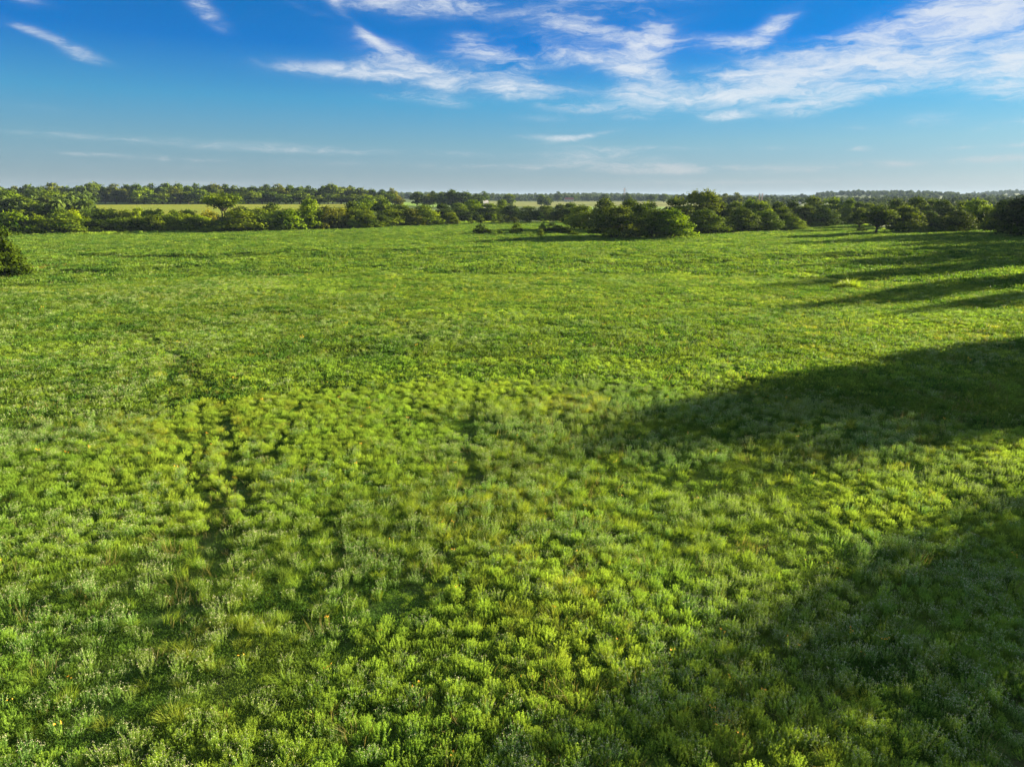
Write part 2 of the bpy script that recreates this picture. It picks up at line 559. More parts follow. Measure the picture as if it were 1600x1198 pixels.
def trunk_proto(name, H, zlo, lobes, r=.22, stems=1):
    v, f = [], []
    for s in range(stems):
        an = 2 * math.pi * s / max(stems, 1) + .6
        b = Vector((math.cos(an) * .3 * (stems > 1), math.sin(an) * .3 * (stems > 1), -.4))
        lean = Vector((math.cos(an) * .9 * (stems > 1) + random.uniform(-.15, .15), math.sin(an) * .9 * (stems > 1), 0))
        mid = Vector((0, 0, max(zlo, H * .18))) + lean
        limb(v, f, b, b + Vector((0, 0, .8)), r * 1.5, r * 1.05)
        limb(v, f, b + Vector((0, 0, .8)), mid, r * 1.05, r * .8)
        for L in lobes[s::stems]:
            tip = Vector(L[:3])
            k = mid.lerp(tip, .5) + Vector((random.uniform(-.3, .3), random.uniform(-.3, .3), random.uniform(-.1, .4)))
            limb(v, f, mid, k, r * .6, r * .35, 5)
            limb(v, f, k, tip, r * .35, r * .08, 5)
    return mesh_np(name, np.array([tuple(p) for p in v]), np.array(f), m_bark, smooth=True)


PROTO = {}


def make_proto(key, H, Wd, zlo, n, shape, nleaf, size, sprigs=0, stems=1, r=.22, rmin=.26, rmax=.42, variants=3):
    L = []
    for q in range(variants):
        lo = rand_lobes(n, H, Wd, zlo, shape, rmin, rmax)
        cm = crown_proto('crown_' + key, lo, nleaf, size, sprigs)
        tm = trunk_proto('trunk_' + key, H, zlo, lo, r, stems)
        co = np.array([vv.co[:] for vv in cm.vertices])
        hw = (np.percentile(np.abs(co[:, 0]), 97) + np.percentile(np.abs(co[:, 1]), 97)) / 2
        L.append((cm, tm, np.percentile(co[:, 2], 99.2), 2 * hw))
    PROTO[key] = L


make_proto('bushy', 9, 10, 0.3, 22, 'skirt', 5200, .36, 60, 2, .2)            # leafy to the ground
make_proto('round', 10, 9, 2.2, 18, 'round', 4200, .38, 25, 1, .26)           # round crown on a trunk
make_proto('oak', 12, 12, 1.0, 20, 'round', 2000, .75, 10, 1, .4, variants=4)  # far round crowns
make_proto('thicket', 7, 8, 0.1, 20, 'skirt', 3000, .36, 40, 2, .14, variants=4)
make_proto('spiky', 10, 8, 1.2, 18, 'round', 4200, .36, 260, 2, .2, variants=2)
make_proto('open', 11, 12, 5.0, 16, 'flat', 3600, .42, 60, 2, .2, variants=1)
make_proto('dark', 6.5, 6, 0.0, 26, 'skirt', 8500, .22, 60, 1, .12, variants=2)
make_proto('shrub', 3, 4, 0.05, 12, 'skirt', 1700, .2, 40, 2, .06)
make_proto('sapling', 4, 3, .5, 9, 'round', 900, .2, 40, 1, .06)
make_proto('airy', 10, 9.5, 1.8, 20, 'round', 1900, .34, 120, 2, .16, variants=4)
make_proto('sparse', 6, 7, 1.2, 12, 'round', 700, .32, 40, 2, .12, variants=1)

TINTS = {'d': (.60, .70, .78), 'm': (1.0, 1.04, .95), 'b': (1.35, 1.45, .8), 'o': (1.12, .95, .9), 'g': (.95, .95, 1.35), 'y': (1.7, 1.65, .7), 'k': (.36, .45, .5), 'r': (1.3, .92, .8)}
ORD = ['', 'first', 'second', 'third', 'fourth', 'fifth', 'sixth', 'seventh', 'eighth', 'ninth', 'tenth', 'eleventh', 'twelfth', 'thirteenth', 'fourteenth', 'fifteenth', 'sixteenth', 'seventeenth', 'eighteenth', 'nineteenth', 'twentieth']
NAMES = {'shrub': 'shrub', 'sapling': 'sapling', 'sparse': 'sparse_tree', 'thicket': 'hedge_tree', 'oak': 'round_tree', 'round': 'broadleaf_tree', 'bushy': 'bushy_tree', 'spiky': 'shaggy_tree', 'open': 'open_crowned_tree', 'dark': 'dark_tree', 'airy': 'airy_tree'}
CATS = {'shrub': 'shrub', 'sapling': 'sapling'}
_use = {}


def put_tree(x, y, H, Wd, kind, tint, label, group=None, rot=None):
    vs = PROTO[kind]
    k = _use.get(kind, 0)
    _use[kind] = k + 1
    cm, tm, ph, pw = vs[k % len(vs)]
    root = bpy.data.objects.new(NAMES[kind], None)
    root.empty_display_size = .5
    root.location = (x, y, float(ground_z(x, y)) - .05)
    root.rotation_euler = (0, 0, random.uniform(0, 6.28) if rot is None else rot)
    root.scale = (Wd / pw, Wd / pw, H / ph)
    if len(label.split()) > 16 or len(label.replace('-', ' ').split()) > 18:
        print('LONG', len(label.split()), label)
    link(root, label=label, category=CATS.get(kind, 'tree'), group=group)
    c = bpy.data.objects.new('crown', cm)
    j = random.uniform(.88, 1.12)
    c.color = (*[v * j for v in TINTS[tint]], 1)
    link(c, parent=root)
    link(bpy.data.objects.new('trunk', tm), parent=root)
    return root


def depth_of(b):
    """world y of the terrain point seen at image row b is found on the level ground; negative b gives metres"""
    return -b if b < 0 else None


def plant_row(where, group, rows):
    rows = sorted(rows, key=lambda q: q[0])
    for n, (x, top, wd, b, kind, tint, look) in enumerate(rows, 1):
        if b < 0:
            Yw = -b
        else:
            d = pix_dir(x, b)
            t = -CAM_H / d[2]
            for _ in range(12):
                t = (float(ground_z(d[0] * t, d[1] * t)) - CAM_H) / d[2]
            Yw = d[1] * t
        d = pix_dir(x, top)
        t = Yw / d[1]
        X, ztop = d[0] * t, CAM_H + d[2] * t
        Wd = wd * t / FPX * (1.25 if kind == 'thicket' else 1.12 if kind in ('bushy', 'oak') else 1.0)
        H = max(ztop - float(ground_z(X, Yw)), .8)
        lab = look if where is None else f'{look}, {ORD[n]} from the left {where}'
        put_tree(X, Yw, H, Wd, kind, tint, lab, group)


# far skyline, left half
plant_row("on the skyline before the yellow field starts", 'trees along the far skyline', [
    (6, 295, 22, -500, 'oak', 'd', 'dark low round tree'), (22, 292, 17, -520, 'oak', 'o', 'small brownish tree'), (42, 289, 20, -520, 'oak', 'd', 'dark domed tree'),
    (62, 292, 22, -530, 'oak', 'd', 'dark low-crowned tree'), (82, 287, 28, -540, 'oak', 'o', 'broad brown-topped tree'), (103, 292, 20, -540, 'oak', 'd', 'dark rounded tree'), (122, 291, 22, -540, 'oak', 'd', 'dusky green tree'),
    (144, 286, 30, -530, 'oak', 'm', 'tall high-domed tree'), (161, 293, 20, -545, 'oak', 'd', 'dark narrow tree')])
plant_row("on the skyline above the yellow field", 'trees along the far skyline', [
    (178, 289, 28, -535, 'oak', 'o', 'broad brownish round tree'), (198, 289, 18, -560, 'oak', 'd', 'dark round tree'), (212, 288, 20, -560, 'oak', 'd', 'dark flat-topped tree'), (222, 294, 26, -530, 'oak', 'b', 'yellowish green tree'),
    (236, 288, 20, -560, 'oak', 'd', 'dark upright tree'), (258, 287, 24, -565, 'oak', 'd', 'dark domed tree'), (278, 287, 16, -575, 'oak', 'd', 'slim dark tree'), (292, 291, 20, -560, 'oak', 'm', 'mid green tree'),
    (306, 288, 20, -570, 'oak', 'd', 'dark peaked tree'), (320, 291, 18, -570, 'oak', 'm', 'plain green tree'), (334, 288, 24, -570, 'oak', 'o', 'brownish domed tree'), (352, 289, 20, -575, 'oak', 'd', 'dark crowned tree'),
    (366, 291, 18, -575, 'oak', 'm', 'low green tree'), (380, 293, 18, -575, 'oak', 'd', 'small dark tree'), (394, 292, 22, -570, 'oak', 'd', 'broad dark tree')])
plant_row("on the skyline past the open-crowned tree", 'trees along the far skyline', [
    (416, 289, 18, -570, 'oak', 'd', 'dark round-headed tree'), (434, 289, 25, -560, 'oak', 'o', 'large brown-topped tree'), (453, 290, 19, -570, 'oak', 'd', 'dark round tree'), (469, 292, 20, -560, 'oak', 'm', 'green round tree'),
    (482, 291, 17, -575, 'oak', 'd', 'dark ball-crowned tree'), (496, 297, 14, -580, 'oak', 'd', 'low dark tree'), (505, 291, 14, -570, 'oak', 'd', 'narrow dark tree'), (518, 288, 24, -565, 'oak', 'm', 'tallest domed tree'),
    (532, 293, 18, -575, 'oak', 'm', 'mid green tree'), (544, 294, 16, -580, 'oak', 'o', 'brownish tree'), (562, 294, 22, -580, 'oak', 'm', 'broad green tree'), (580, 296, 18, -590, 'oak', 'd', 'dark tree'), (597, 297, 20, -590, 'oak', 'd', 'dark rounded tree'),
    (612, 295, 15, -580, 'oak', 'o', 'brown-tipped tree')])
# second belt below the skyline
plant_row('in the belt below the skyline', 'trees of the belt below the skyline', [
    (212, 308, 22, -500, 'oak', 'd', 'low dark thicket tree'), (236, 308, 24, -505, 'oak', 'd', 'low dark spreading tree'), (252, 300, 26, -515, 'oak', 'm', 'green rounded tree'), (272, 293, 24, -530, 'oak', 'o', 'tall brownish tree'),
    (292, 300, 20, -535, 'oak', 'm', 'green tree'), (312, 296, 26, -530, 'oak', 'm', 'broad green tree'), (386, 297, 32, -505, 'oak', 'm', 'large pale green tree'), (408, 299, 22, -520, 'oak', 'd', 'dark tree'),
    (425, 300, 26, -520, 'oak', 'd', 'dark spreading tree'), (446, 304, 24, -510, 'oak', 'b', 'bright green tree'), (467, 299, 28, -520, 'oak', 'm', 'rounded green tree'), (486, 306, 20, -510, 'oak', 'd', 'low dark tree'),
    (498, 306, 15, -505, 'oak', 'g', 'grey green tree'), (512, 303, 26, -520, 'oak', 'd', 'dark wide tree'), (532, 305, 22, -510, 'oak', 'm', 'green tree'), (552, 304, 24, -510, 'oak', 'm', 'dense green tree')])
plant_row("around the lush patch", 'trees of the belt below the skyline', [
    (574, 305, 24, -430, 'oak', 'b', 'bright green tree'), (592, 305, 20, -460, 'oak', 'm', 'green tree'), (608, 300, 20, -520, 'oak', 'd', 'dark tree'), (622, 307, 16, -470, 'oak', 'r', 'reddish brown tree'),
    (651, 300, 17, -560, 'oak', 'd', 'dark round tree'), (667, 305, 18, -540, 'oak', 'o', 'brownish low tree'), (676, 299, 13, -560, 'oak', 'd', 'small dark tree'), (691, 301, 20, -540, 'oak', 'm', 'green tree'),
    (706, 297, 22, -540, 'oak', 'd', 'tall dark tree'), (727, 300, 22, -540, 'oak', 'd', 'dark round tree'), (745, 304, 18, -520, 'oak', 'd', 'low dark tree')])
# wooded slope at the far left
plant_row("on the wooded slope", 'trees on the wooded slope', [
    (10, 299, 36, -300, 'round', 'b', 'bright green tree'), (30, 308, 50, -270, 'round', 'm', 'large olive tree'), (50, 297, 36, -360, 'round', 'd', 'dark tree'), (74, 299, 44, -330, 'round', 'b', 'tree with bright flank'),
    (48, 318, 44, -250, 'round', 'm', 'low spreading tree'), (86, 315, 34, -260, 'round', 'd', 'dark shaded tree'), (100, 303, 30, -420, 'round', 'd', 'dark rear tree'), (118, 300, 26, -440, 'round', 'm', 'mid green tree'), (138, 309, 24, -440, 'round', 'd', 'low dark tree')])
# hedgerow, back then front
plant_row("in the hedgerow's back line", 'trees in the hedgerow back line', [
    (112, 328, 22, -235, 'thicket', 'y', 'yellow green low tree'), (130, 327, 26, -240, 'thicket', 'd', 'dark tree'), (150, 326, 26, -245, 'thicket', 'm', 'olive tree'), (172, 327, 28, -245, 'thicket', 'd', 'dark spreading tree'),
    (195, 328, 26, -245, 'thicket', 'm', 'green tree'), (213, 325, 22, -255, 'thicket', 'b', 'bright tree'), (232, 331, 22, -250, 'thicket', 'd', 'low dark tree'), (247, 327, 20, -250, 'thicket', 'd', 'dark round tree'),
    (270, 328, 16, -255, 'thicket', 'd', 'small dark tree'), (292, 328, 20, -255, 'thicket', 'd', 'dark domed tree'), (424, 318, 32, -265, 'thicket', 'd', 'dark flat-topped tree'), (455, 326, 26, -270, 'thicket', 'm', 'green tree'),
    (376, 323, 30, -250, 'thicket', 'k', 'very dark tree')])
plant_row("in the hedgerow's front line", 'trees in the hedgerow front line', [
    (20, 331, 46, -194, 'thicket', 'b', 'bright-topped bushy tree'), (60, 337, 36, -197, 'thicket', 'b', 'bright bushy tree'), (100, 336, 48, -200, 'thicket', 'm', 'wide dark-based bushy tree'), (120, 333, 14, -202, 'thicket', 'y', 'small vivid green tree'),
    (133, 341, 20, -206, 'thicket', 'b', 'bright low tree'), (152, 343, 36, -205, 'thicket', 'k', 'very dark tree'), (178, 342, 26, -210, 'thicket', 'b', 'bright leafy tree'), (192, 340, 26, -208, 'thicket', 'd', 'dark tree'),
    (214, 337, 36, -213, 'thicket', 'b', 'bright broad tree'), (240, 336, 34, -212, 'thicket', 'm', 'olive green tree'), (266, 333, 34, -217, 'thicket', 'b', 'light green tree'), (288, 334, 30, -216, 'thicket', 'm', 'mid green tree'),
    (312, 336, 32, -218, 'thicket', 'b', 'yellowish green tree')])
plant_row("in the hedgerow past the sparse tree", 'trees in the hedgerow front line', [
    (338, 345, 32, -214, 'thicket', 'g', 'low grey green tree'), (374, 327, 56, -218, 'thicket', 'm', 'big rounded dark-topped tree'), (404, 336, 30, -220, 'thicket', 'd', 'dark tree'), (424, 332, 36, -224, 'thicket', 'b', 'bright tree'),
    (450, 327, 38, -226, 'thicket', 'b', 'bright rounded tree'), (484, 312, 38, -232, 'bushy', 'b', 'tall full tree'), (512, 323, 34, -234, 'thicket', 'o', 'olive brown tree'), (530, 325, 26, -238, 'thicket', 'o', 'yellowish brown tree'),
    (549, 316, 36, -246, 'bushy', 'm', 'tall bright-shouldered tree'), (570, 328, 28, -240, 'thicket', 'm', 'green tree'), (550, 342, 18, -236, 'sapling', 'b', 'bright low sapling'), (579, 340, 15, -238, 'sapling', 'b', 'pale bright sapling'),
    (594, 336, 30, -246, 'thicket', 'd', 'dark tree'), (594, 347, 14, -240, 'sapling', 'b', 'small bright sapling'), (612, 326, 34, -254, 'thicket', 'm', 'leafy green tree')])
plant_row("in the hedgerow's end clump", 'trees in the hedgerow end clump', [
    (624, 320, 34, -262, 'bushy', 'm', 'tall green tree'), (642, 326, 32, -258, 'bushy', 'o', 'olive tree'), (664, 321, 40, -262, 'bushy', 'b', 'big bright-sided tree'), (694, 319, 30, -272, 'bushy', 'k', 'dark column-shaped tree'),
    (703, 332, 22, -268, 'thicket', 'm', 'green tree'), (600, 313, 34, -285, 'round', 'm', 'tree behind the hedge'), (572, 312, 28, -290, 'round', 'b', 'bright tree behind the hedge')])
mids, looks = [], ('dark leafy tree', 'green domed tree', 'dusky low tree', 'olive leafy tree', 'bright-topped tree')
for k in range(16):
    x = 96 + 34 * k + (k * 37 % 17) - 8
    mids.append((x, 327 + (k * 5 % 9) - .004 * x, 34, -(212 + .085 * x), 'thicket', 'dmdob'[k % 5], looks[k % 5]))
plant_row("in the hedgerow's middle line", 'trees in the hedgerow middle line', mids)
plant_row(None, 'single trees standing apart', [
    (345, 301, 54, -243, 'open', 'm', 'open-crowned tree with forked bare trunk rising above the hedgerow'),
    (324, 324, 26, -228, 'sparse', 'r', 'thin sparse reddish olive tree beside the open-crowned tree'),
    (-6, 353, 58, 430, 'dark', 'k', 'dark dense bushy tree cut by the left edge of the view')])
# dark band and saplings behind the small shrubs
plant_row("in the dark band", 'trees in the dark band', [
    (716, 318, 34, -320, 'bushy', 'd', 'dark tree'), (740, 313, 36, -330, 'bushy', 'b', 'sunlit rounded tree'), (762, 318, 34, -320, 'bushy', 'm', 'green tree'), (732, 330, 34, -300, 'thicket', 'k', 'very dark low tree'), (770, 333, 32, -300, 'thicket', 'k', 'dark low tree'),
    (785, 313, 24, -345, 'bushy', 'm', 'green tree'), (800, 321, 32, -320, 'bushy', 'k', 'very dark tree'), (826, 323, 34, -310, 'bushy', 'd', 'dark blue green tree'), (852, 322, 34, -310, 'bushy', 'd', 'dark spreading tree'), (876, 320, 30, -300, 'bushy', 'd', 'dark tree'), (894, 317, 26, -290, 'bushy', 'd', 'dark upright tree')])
plant_row("in the sapling line", 'saplings along the far field edge', [
    (714, 341, 10, 353, 'sapling', 'g', 'thin grey sapling'), (736, 339, 9, 352, 'sapling', 'm', 'slim green sapling'), (751, 337, 16, 351, 'sapling', 'g', 'pale bushy sapling'), (772, 334, 12, 351, 'sapling', 'b', 'bright upright sapling'), (782, 336, 12, 351, 'sapling', 'g', 'grey feathery sapling'),
    (793, 337, 12, 350, 'sapling', 'g', 'thin pale sapling'), (804, 339, 10, 350, 'sapling', 'o', 'small brown sapling'), (822, 332, 19, 349, 'sapling', 'g', 'round-headed pale sapling'), (845, 332, 12, 349, 'sapling', 'b', 'yellowish sapling'), (864, 330, 14, 348, 'sapling', 'm', 'tall green sapling'), (881, 333, 14, 348, 'sapling', 'g', 'twiggy grey sapling')])
plant_row(None, 'small shrubs in the meadow', [
    (750, 351, 26, 367, 'shrub', 'k', 'dark two-lobed shrub at the end of the meadow shrubs'), (762, 357, 16, 367, 'shrub', 'k', 'low dark shrub touching the two-lobed shrub'),
    (782, 357, 10, 368, 'shrub', 'd', 'tiny round shrub between two larger meadow shrubs'), (808, 348, 20, 366, 'shrub', 'm', 'round green shrub standing alone with grass around it'),
    (845, 358, 14, 370, 'shrub', 'g', 'pale straggly shrub before the broad dark thicket'), (866, 349, 30, 364, 'shrub', 'k', 'broad dark thicket shrub beside the sunlit meadow tree'), (884, 354, 24, 367, 'shrub', 'k', 'dark drooping shrub at the foot of the thicket'),
    (898, 360, 22, 369, 'shrub', 'm', 'low sprawling green shrub before the pale track'), (848, 345, 12, 362, 'shrub', 'b', 'small yellow green shrub behind the thicket')])
# the near clump, centre right
plant_row("in the near clump", 'trees of the near clump', [
    (911, 322, 46, 360, 'bushy', 'm', 'separate tree with sunny side'), (944, 312, 40, -225, 'bushy', 'm', 'grey green tree at the back'), (962, 322, 58, 373, 'bushy', 'm', 'large dark-fronted tree'), (985, 313, 42, -215, 'bushy', 'd', 'dark tree at the back'),
    (1004, 320, 46, -192, 'bushy', 'd', 'dark middle tree'), (1014, 316, 36, -225, 'bushy', 'b', 'sunlit tree at the back'), (1024, 328, 48, 373, 'bushy', 'd', 'deep green shaded tree'), (1052, 328, 56, 373, 'bushy', 'b', 'rounded tree with bright sunlit edge'), (1062, 309, 46, -225, 'bushy', 'm', 'tall leafy tree at the back')])
plant_row("around the shaggy tree", 'trees of the middle row', [
    (1085, 336, 28, -200, 'thicket', 'g', 'grey green low tree'), (1100, 297, 52, -232, 'spiky', 'm', 'tall shaggy-topped tree'), (1102, 328, 52, 366, 'bushy', 'd', 'dark broad tree'), (1126, 343, 32, 365, 'thicket', 'd', 'low shaded tree'), (1130, 319, 32, -235, 'bushy', 'm', 'tree behind'),
    (1148, 315, 32, -250, 'bushy', 'm', 'green tree behind'), (1160, 326, 48, 363, 'bushy', 'd', 'dark wide tree'), (1172, 313, 32, -240, 'bushy', 'b', 'bright tree behind'), (1195, 330, 46, 362, 'bushy', 'd', 'dark rounded tree'), (1192, 316, 34, -240, 'bushy', 'b', 'yellow green tree behind'),
    (1216, 317, 34, -245, 'bushy', 'm', 'leafy tree behind'), (1238, 339, 36, 361, 'bushy', 'b', 'bright spreading low tree'), (1226, 325, 36, -225, 'bushy', 'd', 'dark tree'), (1240, 315, 28, -260, 'bushy', 'd', 'small dark tree behind')])
plant_row("around the clearing", 'trees of the clearing row', [
    (1262, 322, 38, 354, 'bushy', 'd', 'dark upright tree'), (1272, 308, 34, -290, 'bushy', 'm', 'tall tree behind'), (1290, 325, 40, 355, 'bushy', 'd', 'tree with sunlit right edge'), (1300, 310, 34, -290, 'bushy', 'b', 'bright tree behind'), (1320, 324, 30, 351, 'bushy', 'm', 'rounded brownish green tree'),
    (1328, 311, 24, -290, 'bushy', 'b', 'sunlit tree behind'), (1346, 316, 26, -280, 'bushy', 'd', 'dark tree behind'), (1346, 326, 30, 361, 'round', 'm', 'thin-trunked tree'), (1358, 318, 26, -270, 'bushy', 'm', 'leafy tree behind'),
    (1347, 354, 16, 363, 'shrub', 'k', 'low dark shrub under the thin-trunked tree')])
plant_row("in the shaded row", 'trees of the shaded row', [
    (1374, 322, 46, 366, 'round', 'd', 'dark tree with two trunks'), (1400, 312, 36, -255, 'bushy', 'm', 'tall tree behind'), (1421, 322, 46, 364, 'bushy', 'm', 'round tree with sunlit side'), (1434, 309, 40, -240, 'bushy', 'd', 'dark tall tree behind'), (1455, 331, 32, 363, 'bushy', 'd', 'dark low tree'),
    (1458, 312, 30, -260, 'bushy', 'd', 'dark tree behind'), (1474, 313, 38, -245, 'bushy', 'd', 'wide dark tree behind'), (1482, 336, 26, 361, 'thicket', 'g', 'low grey green tree'), (1501, 329, 42, 363, 'bushy', 'm', 'bright-topped tree'), (1506, 314, 34, -250, 'bushy', 'm', 'tree behind'),
    (1528, 312, 46, -240, 'bushy', 'b', 'broad sunlit tree behind'), (1536, 333, 32, 361, 'bushy', 'd', 'shaded low tree'), (1548, 322, 26, -225, 'bushy', 'b', 'small bright tree'), (1574, 313, 44, 366, 'bushy', 'd', 'big dark tree'), (1604, 308, 56, 371, 'bushy', 'k', 'largest dark tree at the edge')])
# lone trees far behind
plant_row("before the distant woods", 'lone trees before the distant woods', [
    (756, 300, 15, -700, 'oak', 'd', 'dark tree by the pale-roofed house'), (795, 303, 17, -720, 'oak', 'm', 'round green tree'), (846, 304, 11, -760, 'oak', 'd', 'dark tree'), (856, 308, 12, -750, 'oak', 'm', 'low green tree'), (872, 300, 11, -1180, 'oak', 'd', 'tall dark tree'),
    (898, 306, 6, -1250, 'oak', 'd', 'tiny dark tree'), (945, 303, 13, -900, 'oak', 'd', 'dark tree'), (980, 303, 12, -900, 'oak', 'd', 'rounded dark tree'), (1018, 304, 12, -1000, 'oak', 'd', 'small dark tree'), (1038, 303, 14, -1100, 'oak', 'd', 'dusky tree')])
plant_row("past the shaggy tree", 'lone trees before the distant hills', [
    (1066, 305, 24, -900, 'oak', 'd', 'wide dusky tree'), (1134, 303, 14, -620, 'oak', 'o', 'round dusky tree'), (1151, 302, 17, -620, 'oak', 'o', 'domed dusky tree'), (1178, 308, 15, -640, 'oak', 'm', 'low green tree'), (1200, 309, 13, -800, 'oak', 'd', 'low dark tree'),
    (1245, 308, 20, -800, 'oak', 'd', 'wide dark tree'), (1390, 303, 12, -1500, 'oak', 'd', 'round hillside tree'), (1545, 313, 34, -700, 'oak', 'd', 'broad hazy tree')])

# trees just outside the frame on the right; their shadows lie across the meadow
HX, HY = math.sin(SUN_AZ), math.cos(SUN_AZ)


def shade_tree(tip, dist, Wd, kind, tint, label):
    x, y = tip[0] + HX * dist, tip[1] + HY * dist
    put_tree(x, y, dist * math.tan(SUN_EL) * .98, Wd, kind, tint, label, 'trees outside the view that shade the meadow')


SH = 'unseen tree whose shadow'
shade_tree((7, 27.5), 60, 6, 'airy', 'm', f'round {SH} makes the upper edge of the long dark patch')
shade_tree((1, 27.0), 64, 5, 'airy', 'm', f'high {SH} is the first lobe at the patch end')
shade_tree((-1.5, 23.2), 64, 5.5, 'airy', 'm', f'leafy {SH} tip reaches the middle of the meadow')
shade_tree((0.5, 25.2), 66, 7, 'airy', 'm', f'second full {SH} fades at the patch end')
shade_tree((6, 23.5), 58, 7, 'airy', 'm', f'full {SH} fills the long dark patch')
shade_tree((15, 25), 46, 7, 'airy', 'm', f'low wide {SH} fills the patch near the edge')
shade_tree((8, 22.6), 56, 3.5, 'airy', 'm', f'thin {SH} borders the bright gap in the dark patch')
shade_tree((17, 25.2), 42, 4, 'airy', 'm', f'little {SH} narrows the bright gap')
shade_tree((0.5, 4.6), 50, 7, 'airy', 'm', f'bushy {SH} darkens lowest grass')
shade_tree((-3.5, 7.2), 52, 5, 'airy', 'm', f'wide {SH} falls below the view')
shade_tree((3.5, 10.6), 42, 4, 'airy', 'm', f'low {SH} edges the bright lower strip')
shade_tree((9, 8.5), 32, 5, 'airy', 'm', f'squat {SH} covers the lowest corner')
shade_tree((21, 60), 72, 5.8, 'airy', 'm', f'slender {SH} is a thin streak past the bright gap')
shade_tree((30, 57), 62, 5.2, 'airy', 'm', f'thin {SH} is the lowest faint streak')
shade_tree((23, 76), 96, 6.9, 'airy', 'm', f'tall {SH} is the long middle streak')
shade_tree((33, 69), 84, 5.8, 'airy', 'm', f'round {SH} lies just below the long middle streak')
shade_tree((40, 88), 100, 8.1, 'airy', 'm', f'broad {SH} lies beyond the long middle streak')
shade_tree((34, 98), 112, 6.9, 'airy', 'm', f'tall narrow {SH} is the upper thin streak')
shade_tree((50, 102), 104, 12.2, 'airy', 'm', f'large {SH} darkens the far side of the meadow')
shade_tree((46, 116), 122, 6.9, 'airy', 'm', f'lean {SH} reaches in below the clearing')
shade_tree((64, 122), 112, 13.5, 'airy', 'm', f'spreading {SH} darkens field edge')
shade_tree((72, 140), 122, 14.9, 'airy', 'm', f'wide dark {SH} reaches the clearing')
shade_tree((52, 150), 160, 12.2, 'airy', 'm', f'very tall {SH} makes the streak below the clearing')
shade_tree((95, 165), 100, 16.2, 'airy', 'm', f'dense {SH} falls on the largest dark tree')

# ------------------------------------------------------------------ buildings and masts far behind
def box(v, f, x0, x1, y0, y1, z0, z1):
    b = len(v)
    v += [(x, y, z) for z in (z0, z1) for (x, y) in ((x0, y0), (x1, y0), (x1, y1), (x0, y1))]
    f += [tuple(b + k for k in q) for q in ((3, 2, 1, 0), (4, 5, 6, 7), (0, 1, 5, 4), (1, 2, 6, 5), (2, 3, 7, 6), (3, 0, 4, 7))]


def part(name, v, f, mat, parent):
    me = bpy.data.meshes.new(name)
    me.from_pydata([tuple(p) for p in v], [], f)
    me.materials.append(mat)
    return link(bpy.data.objects.new(name, me), parent=parent)


m_wall = plain_mat('house_wall', (.50, .44, .36), .8, .3, .12, .6)
m_roof_pale = plain_mat('pale_metal_roof', (.26, .25, .24), .7, .4, .1, .4)
m_roof_red = plain_mat('rust_red_roof', (.30, .09, .06), .7, .3, .2, .4)
m_glass = plain_mat('dark_window', (.03, .04, .05), .15, .5, .1, 1)
m_mast = plain_mat('weathered_mast_steel', (.48, .36, .32), .6, .4, .15, .8)
m_tower = plain_mat('dark_tower_steel', (.14, .13, .13), .6, .4, .15, .8)


def house(px, Yw, L, D, Hw, Hr, rz, roof_mat, name, label, gable_over=.35):
    d = pix_dir(px, 306)
    X = d[0] * Yw / d[1]
    root = bpy.data.objects.new(name, None)
    root.location = (X, Yw, float(ground_z(X, Yw)) - .1)
    root.rotation_euler = (0, 0, rz)
    link(root, label=label, category='house' if 'house' in name else 'shed')
    l, w_ = L / 2, D / 2
    v = [(-l, -w_, 0), (l, -w_, 0), (l, w_, 0), (-l, w_, 0), (-l, -w_, Hw), (l, -w_, Hw), (l, w_, Hw), (-l, w_, Hw), (-l, 0, Hw + Hr - .05), (l, 0, Hw + Hr - .05)]
    part('wall', v, [(0, 1, 5, 4), (2, 3, 7, 6), (1, 2, 6, 9, 5), (3, 0, 4, 8, 7)], m_wall, root)
    g_, e = l + gable_over, w_ + gable_over
    dz_ = Hr * gable_over / w_
    v, f = [], []
    for sgn in (-1, 1):
        b = len(v)
        for z in (0.0, .16):
            v += [(-g_, sgn * e, Hw - dz_ + z), (g_, sgn * e, Hw - dz_ + z), (g_, sgn * .004, Hw + Hr + z), (-g_, sgn * .004, Hw + Hr + z)]
        q = [(0, 1, 2, 3), (4, 7, 6, 5), (0, 4, 5, 1), (1, 5, 6, 2), (2, 6, 7, 3), (3, 7, 4, 0)]
        f += [tuple(b + k for k in t_) for t_ in q]
    part('roof', v, f, roof_mat, root)
    n = max(2, int(L / 3.2))
    for k in range(n):
        x = -l + L * (k + .5) / n
        v, f = [], []
        if k == n // 2:
            box(v, f, x - .5, x + .5, -w_ - .04, -w_ + .02, 0, 2.1)
            part('door', v, f, m_tower, root)
        else:
            box(v, f, x - .6, x + .6, -w_ - .04, -w_ + .02, 1.0, 2.2)
            part('window', v, f, m_glass, root)
    return root


house(757, 640, 6.5, 5.5, 4.4, 2.4, R(35), m_roof_pale, 'house', 'small pale-roofed house half hidden beneath a dark tree beyond the hedgerow')
house(889, 1240, 15, 9, 4.0, 3.2, R(8), m_roof_red, 'house', 'long rust red-roofed house at the foot of the distant woods')
house(1236, 760, 9, 6, 3.4, 1.4, R(-12), m_roof_pale, 'shed', 'low white-roofed shed showing between the treetops before the distant hills')
house(1247, 790, 6, 5, 3.0, 1.2, R(20), m_roof_pale, 'shed', 'second smaller white-roofed shed just beside the low shed')


